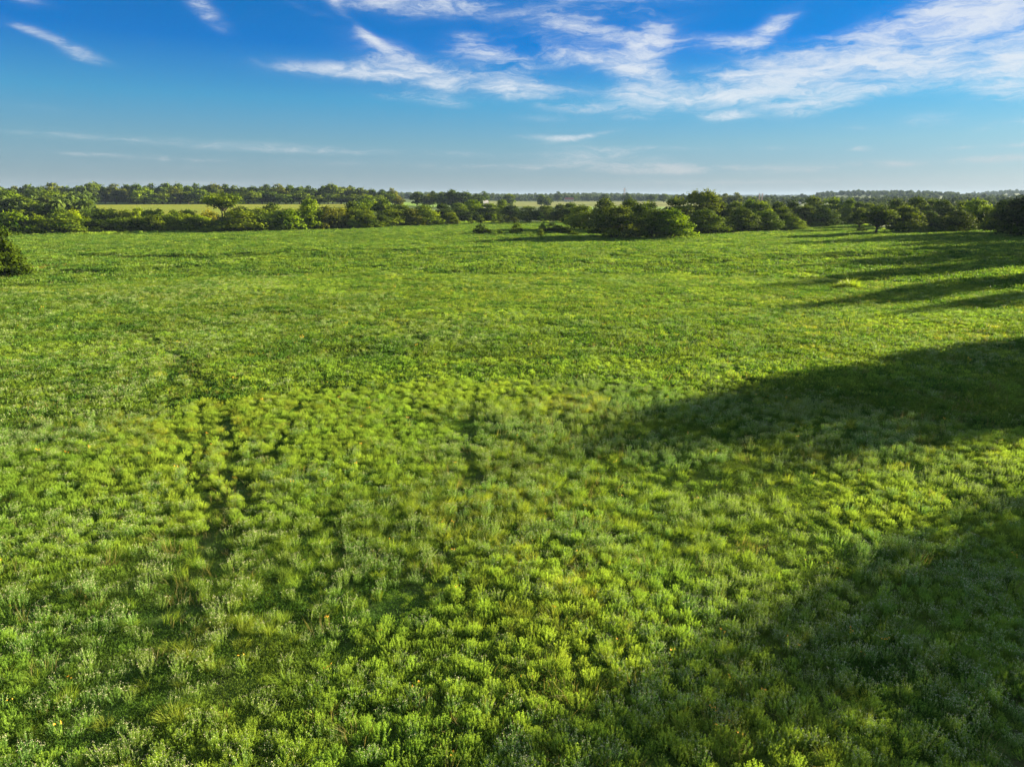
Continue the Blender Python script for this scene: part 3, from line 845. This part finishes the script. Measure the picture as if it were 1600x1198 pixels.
def mast(px, top, Yw, wb, wt, mat, name, label, arms=2, r=.16):
    d = pix_dir(px, top)
    X, zt = d[0] * Yw / d[1], CAM_H + d[2] * Yw / d[1]
    z0 = float(ground_z(X, Yw)) - .2
    H = zt - z0
    root = bpy.data.objects.new(name, None)
    root.location = (X, Yw, z0)
    link(root, label=label, category='mast' if 'mast' in name else 'tower')
    cs = [(-1, -1), (1, -1), (1, 1), (-1, 1)]
    at = lambda c_, q: Vector((c_[0] * (wb + (wt - wb) * q) / 2, c_[1] * (wb + (wt - wb) * q) / 2, H * q))
    for c_ in cs:
        v, f = [], []
        limb(v, f, at(c_, 0), at(c_, 1), r, r * .7, 5)
        part('leg', v, f, mat, root)
    v, f = [], []
    n = 7
    for k in range(n):
        for i_ in range(4):
            a_, b_ = cs[i_], cs[(i_ + 1) % 4]
            limb(v, f, at(a_, k / n), at(b_, (k + 1) / n), r * .5, r * .5, 4)
            limb(v, f, at(a_, (k + 1) / n), at(b_, (k + 1) / n), r * .5, r * .5, 4)
    part('lattice', v, f, mat, root)
    for k in range(arms):
        v, f = [], []
        z = H * (.97 - .13 * k)
        limb(v, f, (-wb * .9, 0, z), (wb * .9, 0, z), r * .8, r * .8, 5)
        part('crossarm', v, f, mat, root)


mast(976, 294, 900, 2.6, .9, m_mast, 'lattice_mast', 'slender rusty pink lattice mast standing behind the near clump of trees')
mast(1187, 302, 900, 1.6, .7, m_mast, 'lattice_mast', 'thin pinkish mast, the left one of a close pair before the hills')
mast(1191.5, 302, 905, 1.6, .7, m_mast, 'lattice_mast', 'thin pinkish mast, the right one of a close pair before the hills')
mast(1523, 298.5, 3250, 5.0, 4.0, m_tower, 'radio_tower', 'dark radio tower alone on the crest of the far hill', 1, .6)

# pale stony track end behind the near clump
tp = [flat(*p) for p in ((903, 364.6), (915, 363.2), (930, 362.4), (948, 362.2), (975, 361.8), (975, 363.0), (948, 363.8), (930, 364.2), (915, 365.0))]
me = bpy.data.meshes.new('track')
me.from_pydata([(x, y, float(ground_z(x, y)) + .10) for x, y in tp], [], [tuple(range(len(tp)))[::-1]])
me.materials.append(plain_mat('pale_stony_soil', (.50, .47, .42), .95, .1, .2, .8))
link(bpy.data.objects.new('track', me), 'structure')

# ------------------------------------------------------------------ distant woods (one mass)
def gn_scatter(name, pts, rot, scl, var, protos, kind='stuff', label=None):
    """points carry rotation, scale and which plant stands there; geometry nodes put the plants on them"""
    me = bpy.data.meshes.new(name)
    me.vertices.add(len(pts))
    me.vertices.foreach_set('co', np.asarray(pts, np.float32).ravel())
    for an, ty, key, data in (('rot', 'FLOAT_VECTOR', 'vector', rot), ('scl', 'FLOAT_VECTOR', 'vector', scl), ('var', 'INT', 'value', var)):
        a = me.attributes.new(an, ty, 'POINT')
        a.data.foreach_set(key, np.asarray(data, np.int32 if ty == 'INT' else np.float32).ravel())
    o = bpy.data.objects.new(name, me)
    link(o, kind, label)
    ng = bpy.data.node_groups.new('scatter_' + name, 'GeometryNodeTree')
    ng.interface.new_socket('Geometry', in_out='INPUT', socket_type='NodeSocketGeometry')
    ng.interface.new_socket('Geometry', in_out='OUTPUT', socket_type='NodeSocketGeometry')
    N, Lk = ng.nodes, ng.links
    gi, go = N.new('NodeGroupInput'), N.new('NodeGroupOutput')
    jn = N.new('GeometryNodeJoinGeometry')

    def attr(an, ty):
        q = N.new('GeometryNodeInputNamedAttribute')
        q.data_type = ty
        q.inputs['Name'].default_value = an
        return q.outputs[0]
    ra, sa, va = attr('rot', 'FLOAT_VECTOR'), attr('scl', 'FLOAT_VECTOR'), attr('var', 'INT')
    for k, pm in enumerate(protos):
        po = bpy.data.objects.new(pm.name + '_source', pm)      # never linked to the scene: only its geometry is used
        oi = N.new('GeometryNodeObjectInfo')
        oi.inputs['Object'].default_value = po
        ip = N.new('GeometryNodeInstanceOnPoints')
        cmpn = N.new('FunctionNodeCompare')
        cmpn.data_type = 'INT'
        cmpn.operation = 'EQUAL'
        Lk.new(va, cmpn.inputs[2])
        cmpn.inputs[3].default_value = k
        Lk.new(gi.outputs[0], ip.inputs['Points'])
        Lk.new(cmpn.outputs[0], ip.inputs['Selection'])
        Lk.new(oi.outputs['Geometry'], ip.inputs['Instance'])
        Lk.new(ra, ip.inputs['Rotation'])
        Lk.new(sa, ip.inputs['Scale'])
        Lk.new(ip.outputs[0], jn.inputs[0])
    Lk.new(jn.outputs[0], go.inputs[0])
    md = o.modifiers.new('scatter', 'NODES')
    md.node_group = ng
    return o


m_far = leaf_mat('far_leaves', ((0.025, 0.045, 0.010), (0.065, 0.095, 0.016)), .25, .8, .03)
far_protos = []
for q in range(4):
    lo = np.array(rand_lobes(7, 11, 11, 1.0, 'round', .34, .5))
    cm = crown_proto('far_crown', lo, 420, 1.7, 0)
    cm.materials[0] = m_far
    far_protos.append(cm)


def woods(name, n, a0, a1, r0, r1, accept=None, smin=.75, smax=1.25):
    a = np.radians(rng.uniform(a0, a1, n))
    r = np.sqrt(rng.uniform(r0 * r0, r1 * r1, n))
    x, y = r * np.sin(a), r * np.cos(a)
    if accept is not None:
        k = accept(x, y, np.degrees(a), r)
        x, y = x[k], y[k]
    n = len(x)
    s = rng.uniform(smin, smax, n)
    gn_scatter(name, np.stack([x, y, ground_z(x, y) - .3], 1), np.stack([0 * s, 0 * s, rng.uniform(0, 6.28, n)], 1), np.stack([s, s, s * rng.uniform(.85, 1.15, n)], 1), rng.integers(0, 4, n), far_protos)


woods('distant_woods', 3000, -14, 15, 1350, 2300, lambda x, y, a, r: vnoise(x, y, 160, 5) + sst(1900, 1400, r) * .25 > .42)
woods('distant_woods', 2600, 12, 48, 1500, 2600, lambda x, y, a, r: ((vnoise(x, y, 200, 6) > .66) & (r < 1800)) | (np.exp(-((a - 28.5) / 5) ** 4) * np.exp(-((r - 2000) / 300) ** 2) > .3))
woods('distant_woods', 6000, 12, 48, 2700, 5600, lambda x, y, a, r: vnoise(x, y, 400, 7) > .25, .9, 1.4)
woods('distant_woods', 2600, -48, -12, 600, 1150, lambda x, y, a, r: vnoise(x, y, 120, 4) > .3)
woods('distant_woods', 500, -40, -31, 300, 520, lambda x, y, a, r: vnoise(x, y, 60, 3) > .2, .6, .85)
woods('distant_woods', 900, 15, 42, 700, 1500, lambda x, y, a, r: vnoise(x, y, 110, 1) > .5, .6, .9)
woods('distant_woods', 420, 17, 42, 300, 700, lambda x, y, a, r: vnoise(x, y, 80, 2) > .5, .55, .75)

# ------------------------------------------------------------------ meadow plants
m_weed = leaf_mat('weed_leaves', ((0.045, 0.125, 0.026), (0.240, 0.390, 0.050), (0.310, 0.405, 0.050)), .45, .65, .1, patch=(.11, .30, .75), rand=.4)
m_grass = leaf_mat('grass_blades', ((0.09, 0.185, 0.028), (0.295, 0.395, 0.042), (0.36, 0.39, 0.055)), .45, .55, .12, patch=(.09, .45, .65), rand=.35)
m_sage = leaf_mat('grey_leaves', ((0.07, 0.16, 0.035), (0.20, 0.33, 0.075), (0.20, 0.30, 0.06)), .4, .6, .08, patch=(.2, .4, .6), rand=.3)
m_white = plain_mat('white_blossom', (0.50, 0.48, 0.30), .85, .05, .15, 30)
m_cover = leaf_mat('cover_leaves', ((0.016, 0.048, 0.010), (0.095, 0.195, 0.024), (0.12, 0.19, 0.025)), .4, .7, .08, patch=(.3, .4, .6), rand=.3)  # darkened so the gaps between plants look shaded
m_straw = leaf_mat('straw', ((0.16, 0.13, 0.045), (0.34, 0.30, 0.11)), .4, .6, .15, rand=.3)
m_orange = plain_mat('orange_blossom', (0.75, 0.34, 0.03), .7, .2, .25, 30)
m_dry = leaf_mat('dry_grass', ((0.20, 0.11, 0.04), (0.34, 0.20, 0.07), (0.3, 0.2, 0.08)), .3, .7, .1, rand=.3)


def weed(nst, nlf, rad, hgt, ll, lw):
    Q, T = [], []
    for s in range(nst):
        an, rr = random.uniform(0, 6.28), rad * math.sqrt(random.random())
        bx, by = math.cos(an) * rr * .45, math.sin(an) * rr * .45
        h = hgt * (1 - .45 * (rr / rad) ** 2) * random.uniform(.8, 1.12)
        tip = np.array([math.cos(an) * rr, math.sin(an) * rr, h])
        b = np.array([bx, by, 0.0])
        q = rng.uniform(.25, 1.0, nlf)[:, None] ** .8
        c = b + (tip - b) * q
        o = rng.normal(size=(nlf, 3))
        o[:, 2] = np.abs(o[:, 2]) * .8 + .55
        o /= np.linalg.norm(o, axis=1, keepdims=True)
        L = ll * rng.uniform(.6, 1.25, nlf) * (1.15 - .5 * q[:, 0])
        Q.append(quads(c + o * L[:, None] * .5, rng.normal(size=(nlf, 3)), L, lw * rng.uniform(.7, 1.3, nlf), up=o))
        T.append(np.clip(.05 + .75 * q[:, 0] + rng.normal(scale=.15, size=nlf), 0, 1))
    return np.concatenate(Q), np.concatenate(T)


def tuft(n, rad, hgt, wd, lean=(.25, .1)):
    an, rr = rng.uniform(0, 6.28, n), rad * np.sqrt(rng.random(n))
    b = np.stack([np.cos(an) * rr, np.sin(an) * rr, np.zeros(n)], 1)
    h = hgt * rng.uniform(.55, 1.15, n)
    side = np.stack([np.cos(an) * .28 + rng.normal(scale=.18, size=n) + lean[0], np.sin(an) * .28 + rng.normal(scale=.18, size=n) + lean[1], np.zeros(n)], 1)
    m = b + np.stack([side[:, 0] * h * .35, side[:, 1] * h * .35, h * .62], 1)
    t = b + np.stack([side[:, 0] * h * 1.1, side[:, 1] * h * 1.1, h * rng.uniform(.8, 1.0, n)], 1)
    pr = rng.normal(size=(n, 3))
    pr[:, 2] = 0
    pr /= np.linalg.norm(pr, axis=1, keepdims=True)
    pr = pr * wd / 2
    Q = np.concatenate([np.stack([b - pr, b + pr, m + pr * .8, m - pr * .8], 1), np.stack([m - pr * .8, m + pr * .8, t + pr * .12, t - pr * .12], 1)])
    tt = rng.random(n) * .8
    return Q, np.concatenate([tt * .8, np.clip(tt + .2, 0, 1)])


def carpet(n, rad, hgt, ll, lw):
    an, rr = rng.uniform(0, 6.28, n), rad * np.sqrt(rng.random(n))
    z = hgt * rng.random(n) ** 1.5
    o = rng.normal(size=(n, 3))
    o[:, 2] = np.abs(o[:, 2]) + .4
    o /= np.linalg.norm(o, axis=1, keepdims=True)
    L = ll * rng.uniform(.6, 1.3, n)
    Q = quads(np.stack([np.cos(an) * rr, np.sin(an) * rr, z], 1) + o * L[:, None] * .4, rng.normal(size=(n, 3)), L, lw * rng.uniform(.7, 1.3, n), up=o)
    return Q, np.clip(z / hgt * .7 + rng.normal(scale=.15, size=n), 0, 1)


def blossoms(cent, per, spread, size):
    c = np.repeat(cent, per, 0) + rng.normal(scale=spread, size=(len(cent) * per, 3)) * np.array([1, 1, .5])
    nrm = rng.normal(size=c.shape) * .6 + np.array([0, 0, .6])
    return quads(c, nrm, size * rng.uniform(.7, 1.3, len(c)), size * rng.uniform(.6, 1.1, len(c)))


def flower_mesh(name, nst, nlf, rad, hgt, ll, lw, per, spread, size, mat_leaf, mat_fl, every=1.0):
    an, rr = rng.uniform(0, 6.28, nst), rad * np.sqrt(rng.random(nst))
    tip = np.stack([np.cos(an) * rr, np.sin(an) * rr, hgt * rng.uniform(.75, 1.1, nst)], 1)
    b = tip * np.array([.4, .4, 0])
    q = rng.uniform(.15, .95, (nst, nlf, 1))
    c = (b[:, None] + (tip - b)[:, None] * q).reshape(-1, 3)
    o = rng.normal(size=c.shape)
    o[:, 2] = np.abs(o[:, 2]) * .7 + .3
    o /= np.linalg.norm(o, axis=1, keepdims=True)
    L = ll * rng.uniform(.6, 1.2, len(c))
    Q = quads(c + o * L[:, None] * .5, rng.normal(size=c.shape), L, lw * rng.uniform(.7, 1.3, len(c)), up=o)
    # the stems themselves
    pr = rng.normal(size=(nst, 3)) * np.array([1, 1, 0])
    pr = pr / np.linalg.norm(pr, axis=1, keepdims=True) * lw * .22
    St = np.stack([b - pr, b + pr, tip + pr, tip - pr], 1)
    B = blossoms(tip[rng.random(nst) < every], per, spread, size)
    n1 = len(Q) + len(St)
    me = quad_mesh(name, np.concatenate([Q, St, B]), np.concatenate([rng.random(n1), np.ones(len(B))]), mat_leaf)
    me.materials.append(mat_fl)
    me.polygons.foreach_set('material_index', np.concatenate([np.zeros(n1, np.int32), np.ones(len(B), np.int32)]))
    return me


WEEDS, GRASS, CARPET, WHITE, ORANGE = [[], [], []], [[], [], []], [[], [], []], [[], [], []], [[], []]
for q in range(4):
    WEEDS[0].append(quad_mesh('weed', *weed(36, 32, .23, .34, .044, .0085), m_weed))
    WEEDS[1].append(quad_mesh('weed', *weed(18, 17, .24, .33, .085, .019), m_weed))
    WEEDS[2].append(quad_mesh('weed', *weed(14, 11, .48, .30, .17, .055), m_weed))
for q in range(3):
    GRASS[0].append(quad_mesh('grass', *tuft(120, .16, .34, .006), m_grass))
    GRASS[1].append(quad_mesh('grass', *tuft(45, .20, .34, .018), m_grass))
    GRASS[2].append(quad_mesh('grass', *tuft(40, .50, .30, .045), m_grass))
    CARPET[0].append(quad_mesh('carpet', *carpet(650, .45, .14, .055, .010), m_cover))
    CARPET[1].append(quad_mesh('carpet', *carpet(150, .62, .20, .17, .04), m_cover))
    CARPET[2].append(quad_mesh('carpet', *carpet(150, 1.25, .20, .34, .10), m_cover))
    WHITE[0].append(flower_mesh('white', 20, 20, .20, .36, .034, .010, 5, .016, .011, m_sage, m_white))
    WHITE[1].append(flower_mesh('white', 13, 9, .22, .35, .07, .020, 3, .024, .022, m_sage, m_white))
    WHITE[2].append(flower_mesh('white', 9, 5, .50, .32, .17, .065, 2, .05, .058, m_sage, m_white))
    ORANGE[0].append(flower_mesh('orange', 4, 10, .14, .42, .06, .014, 3, .010, .032, m_weed, m_orange, .6))
    ORANGE[1].append(flower_mesh('orange', 4, 5, .14, .42, .1, .03, 3, .016, .055, m_weed, m_orange, .6))

# meadow outline: no weeds under the hedgerow, in the pale track or past the tree lines
EDGE = np.array([flat(-500, 384), flat(-150, 376), flat(40, 369), flat(200, 366), flat(400, 361), flat(500, 357), flat(600, 353.5), flat(690, 351), flat(760, 349.5), flat(880, 349), flat(930, 356),
                 flat(960, 368), flat(1060, 368), flat(1130, 362), flat(1200, 358), flat(1260, 352), flat(1340, 351), flat(1380, 360), flat(1480, 357), flat(1560, 360), flat(1620, 364), flat(1900, 370), flat(2400, 375)])
edge_az = np.degrees(np.arctan2(EDGE[:, 0], EDGE[:, 1]))
edge_r = np.hypot(EDGE[:, 0], EDGE[:, 1])
RUTS = [[flat(*p) for p in q] for q in (
    [(300, 760), (318, 690), (310, 620), (285, 560), (225, 515)], [(390, 800), (372, 740), (345, 640)], [(520, 590), (470, 640), (430, 720)], [(200, 1080), (160, 1150)], [(590, 480), (660, 540)], [(880, 700), (960, 660)],
    [(240, 1000), (300, 900), (345, 800), (368, 700), (330, 600), (255, 545), (190, 505)],
    [(340, 900), (352, 830), (300, 730), (270, 600), (262, 560)],
    [(745, 780), (733, 700), (740, 640)], [(500, 620), (560, 530)], [(1160, 640), (1165, 600), (1120, 560)], [(1000, 520), (1200, 470)], [(1450, 1000), (1400, 940), (1330, 930)])]
WHITE_SPOTS = [flat(330, 515), flat(280, 535), flat(380, 505), flat(90, 655), flat(60, 690), flat(150, 620), flat(1330, 690), flat(1400, 720), flat(1280, 660), flat(820, 780), flat(860, 860), flat(1250, 1020), flat(1180, 980), flat(1400, 1060), flat(1500, 1000), flat(640, 860), flat(120, 840), flat(1470, 545), flat(760, 800), flat(250, 465), flat(90, 408), flat(140, 405), flat(300, 415), flat(700, 520), flat(950, 620), flat(1520, 760)]
WS_R = [5, 5, 6, 3.2, 3, 4, 4, 4, 3, 2.6, 2.2, 2.2, 1.8, 2.2, 2.2, 2.4, 2, 6, 2.4, 8, 8, 8, 8, 6, 3, 3]


def fields(x, y):
    """how bushy, grassy and flowery the meadow is at a point, each 0..1"""
    bush = sst(.40, .64, .55 * vnoise(x, y, 7.5, 0) + .30 * vnoise(x, y, 2.4, 1) + .15 * vnoise(x, y, 21, 2))
    grass = sst(.40, .70, .6 * vnoise(x, y, 11, 3) + .4 * vnoise(x, y, 3.1, 4))
    white = sst(.50, .75, .5 * vnoise(x, y, 9, 5) + .5 * vnoise(x, y, 2.6, 6)) * .8
    for (cx, cy), rr in zip(WHITE_SPOTS, WS_R):
        white = np.maximum(white, np.exp(-((x - cx) ** 2 + (y - cy) ** 2) / rr ** 2) * (.35 + .9 * vnoise(x, y, 1.5, 7)))
    white = np.maximum(white, .36 * sst(.42, .7, vnoise(x, y, 5, 4)) * sst(-8, -26, np.degrees(np.arctan2(x, y))))
    rut = np.zeros(np.shape(x))
    for p in RUTS:
        rut = np.maximum(rut, np.exp(-(seg_dist(x, y, p) / .36) ** 2))
    return bush, grass, np.clip(white, 0, 1), rut


def scatter_area(r0, r1, per_m2, half=44):
    a0, a1 = R(-half), R(half)
    n = int(per_m2 * (a1 - a0) / 2 * (r1 * r1 - r0 * r0))
    a = rng.uniform(a0, a1, n)
    r = np.sqrt(rng.uniform(r0 * r0, r1 * r1, n))
    x, y = r * np.sin(a), r * np.cos(a)
    k = r < np.interp(np.degrees(a), edge_az, edge_r)
    return x[k], y[k], r[k]


def spread(name, protos, x, y, smin, smax, hgt=None, tilt=.12):
    n = len(x)
    s = rng.uniform(smin, smax, n)
    sz = s * (hgt if hgt is not None else 1.0) * rng.uniform(.8, 1.2, n)
    return (np.stack([x, y, ground_z(x, y) - .02], 1), np.stack([rng.normal(scale=tilt, size=n), rng.normal(scale=tilt, size=n), rng.uniform(0, 6.28, n)], 1), np.stack([s, s, sz], 1), rng.integers(0, len(protos), n))


def collect(name, parts):
    """one stuff object out of several bands, each with its own plants"""
    P, Ro, Sc, Va, pr = [], [], [], [], []
    for protos, (p, r, s, v) in parts:
        P.append(p); Ro.append(r); Sc.append(s); Va.append(v + len(pr))
        pr += protos
    gn_scatter(name, np.concatenate(P), np.concatenate(Ro), np.concatenate(Sc), np.concatenate(Va), pr)
    return sum(len(p) for p in P)


R0, R1, R2, R3 = 7.5, 36, 95, 330
count = {}
bands = ((R0, R1, 0), (R1, R2, 1), (R2, R3, 2))
# low leafy cover
parts = []
for (a, b, q), den in zip(bands, (8.0, 4.0, .8)):
    x, y, r = scatter_area(a, b, den)
    bu, gr, wh, ru = fields(x, y)
    parts.append((CARPET[q], spread('c', CARPET[q], x, y, .8, 1.25, 1 - .55 * ru)))
count['ground_cover'] = collect('ground_cover', parts)
# bushy weeds
parts = []
for (a, b, q), den in zip(bands, (26.0, 13.0, 2.6)):
    x, y, r = scatter_area(a, b, den)
    bu, gr, wh, ru = fields(x, y)
    k = rng.random(len(x)) < np.clip(.16 + .9 * bu - .72 * ru - .2 * wh, .03 if q < 2 else .12, 1)
    x, y, bu = x[k], y[k], bu[k]
    parts.append((WEEDS[q], spread('w', WEEDS[q], x, y, (.42, .5, .6)[q], (1.0, 1.05, 1.2)[q], .62 + .5 * bu)))
count['weeds'] = collect('weeds', parts)
# long grass
parts = []
for (a, b, q), den in zip(bands, (13.0, 7.0, 1.7)):
    x, y, r = scatter_area(a, b, den)
    bu, gr, wh, ru = fields(x, y)
    k = rng.random(len(x)) < np.clip(.12 + .85 * gr - .5 * bu - .8 * ru, .06, 1)
    parts.append((GRASS[q], spread('g', GRASS[q], x[k], y[k], .55, 1.15)))
count['grass'] = collect('grass', parts)
# small white heads
parts = []
for (a, b, q), den in zip(bands, (18.0, 9.0, 1.5)):
    x, y, r = scatter_area(a, b, den)
    bu, gr, wh, ru = fields(x, y)
    k = rng.random(len(x)) < np.clip(.05 + .75 * wh - .3 * ru, 0, 1)
    parts.append((WHITE[q], spread('f', WHITE[q], x[k], y[k], .6, 1.15)))
count['white_wildflowers'] = collect('white_wildflowers', parts)
parts = []
for (a, b, q), den in zip(bands[:2], (.14, .02)):
    x, y, r = scatter_area(a, b, den)
    parts.append((ORANGE[q], spread('o', ORANGE[q], x, y, .8, 1.2)))
count['orange_wildflowers'] = collect('orange_wildflowers', parts)
# dead stalks standing through the green
parts = []
STRAW = [[quad_mesh('straw', *tuft(16, .22, .42, .006), m_straw) for _ in range(3)], [quad_mesh('straw', *tuft(9, .26, .40, .014), m_straw) for _ in range(3)], [quad_mesh('straw', *tuft(12, .55, .36, .03), m_straw) for _ in range(3)]]
for (a, b, q), den in zip(bands, (1.6, 1.0, .25)):
    x, y, r = scatter_area(a, b, den)
    k = rng.random(len(x)) < .15 + .85 * sst(.45, .7, vnoise(x, y, 6, 2))
    parts.append((STRAW[q], spread('s', STRAW[q], x[k], y[k], .7, 1.3, tilt=.25)))
count['dry_stalks'] = collect('dry_stalks', parts)
# taller growth along the foot of the tree lines
a = np.linspace(-46, 46, 2400) + rng.normal(scale=.05, size=2400)
r = np.interp(a, edge_az, edge_r) + rng.normal(scale=2.2, size=2400) + 1.5
x, y = r * np.sin(np.radians(a)), r * np.cos(np.radians(a))
pts = spread('u', WEEDS[2] + GRASS[2], x, y, .9, 2.1, 1.5)
gn_scatter('undergrowth', *pts, WEEDS[2] + GRASS[2])
# rusty patch of dry grass on the terrace bank
cx, cy_ = flat(80, 418)
n = 320
x, y = cx + rng.normal(scale=1.9, size=n), cy_ + rng.normal(scale=2.0, size=n)
dry = [quad_mesh('dry', *tuft(60, .45, .34, .035), m_dry) for _ in range(2)]
gn_scatter('dry_grass', *spread('d', dry, x, y, .8, 1.2), dry)
# one tall bright tuft at the edge of the shade
bx, by = flat(1327, 450)
tq = [tuft(380, 1.0, .95, .045, (-.15, .0)), tuft(300, 1.7, .6, .045, (.2, .0)), tuft(90, .5, 1.3, .04, (.05, .0))]
m_tuft = leaf_mat('bright_tuft', ((0.10, 0.17, 0.015), (0.22, 0.30, 0.025)), .5, .5, .2, rand=.1)
to = link(bpy.data.objects.new('tall_grass_tuft', quad_mesh('tall_grass_tuft', np.concatenate([q[0] for q in tq]), np.concatenate([q[1] for q in tq]), m_tuft)), None, 'tall bright yellow-green grass tuft standing alone at the edge of the shaded meadow', 'grass tuft')
to.location = (bx, by, float(ground_z(bx, by)) - .03)
print('plants', count)

# ------------------------------------------------------------------ haze
bb = 9200
hv_ = np.array([(x, y, z) for z in (-1.5, 75) for (x, y) in ((-bb, -bb), (bb, -bb), (bb, bb), (-bb, bb))], float)
hz = link(bpy.data.objects.new('haze', mesh_np('haze', hv_, [(3, 2, 1, 0), (4, 5, 6, 7), (0, 1, 5, 4), (1, 2, 6, 5), (2, 3, 7, 6), (3, 0, 4, 7)], [])), 'stuff')
m_haze, t = new_mat('haze')
pv = t.n('ShaderNodeVolumePrincipled')
pv.inputs['Color'].default_value = (.36, .48, .70, 1)
pv.inputs['Density'].default_value = 0.000065
ho = t.n('ShaderNodeOutputMaterial')
t.put(ho.inputs['Volume'], pv.outputs[0])
hz.data.materials.append(m_haze)
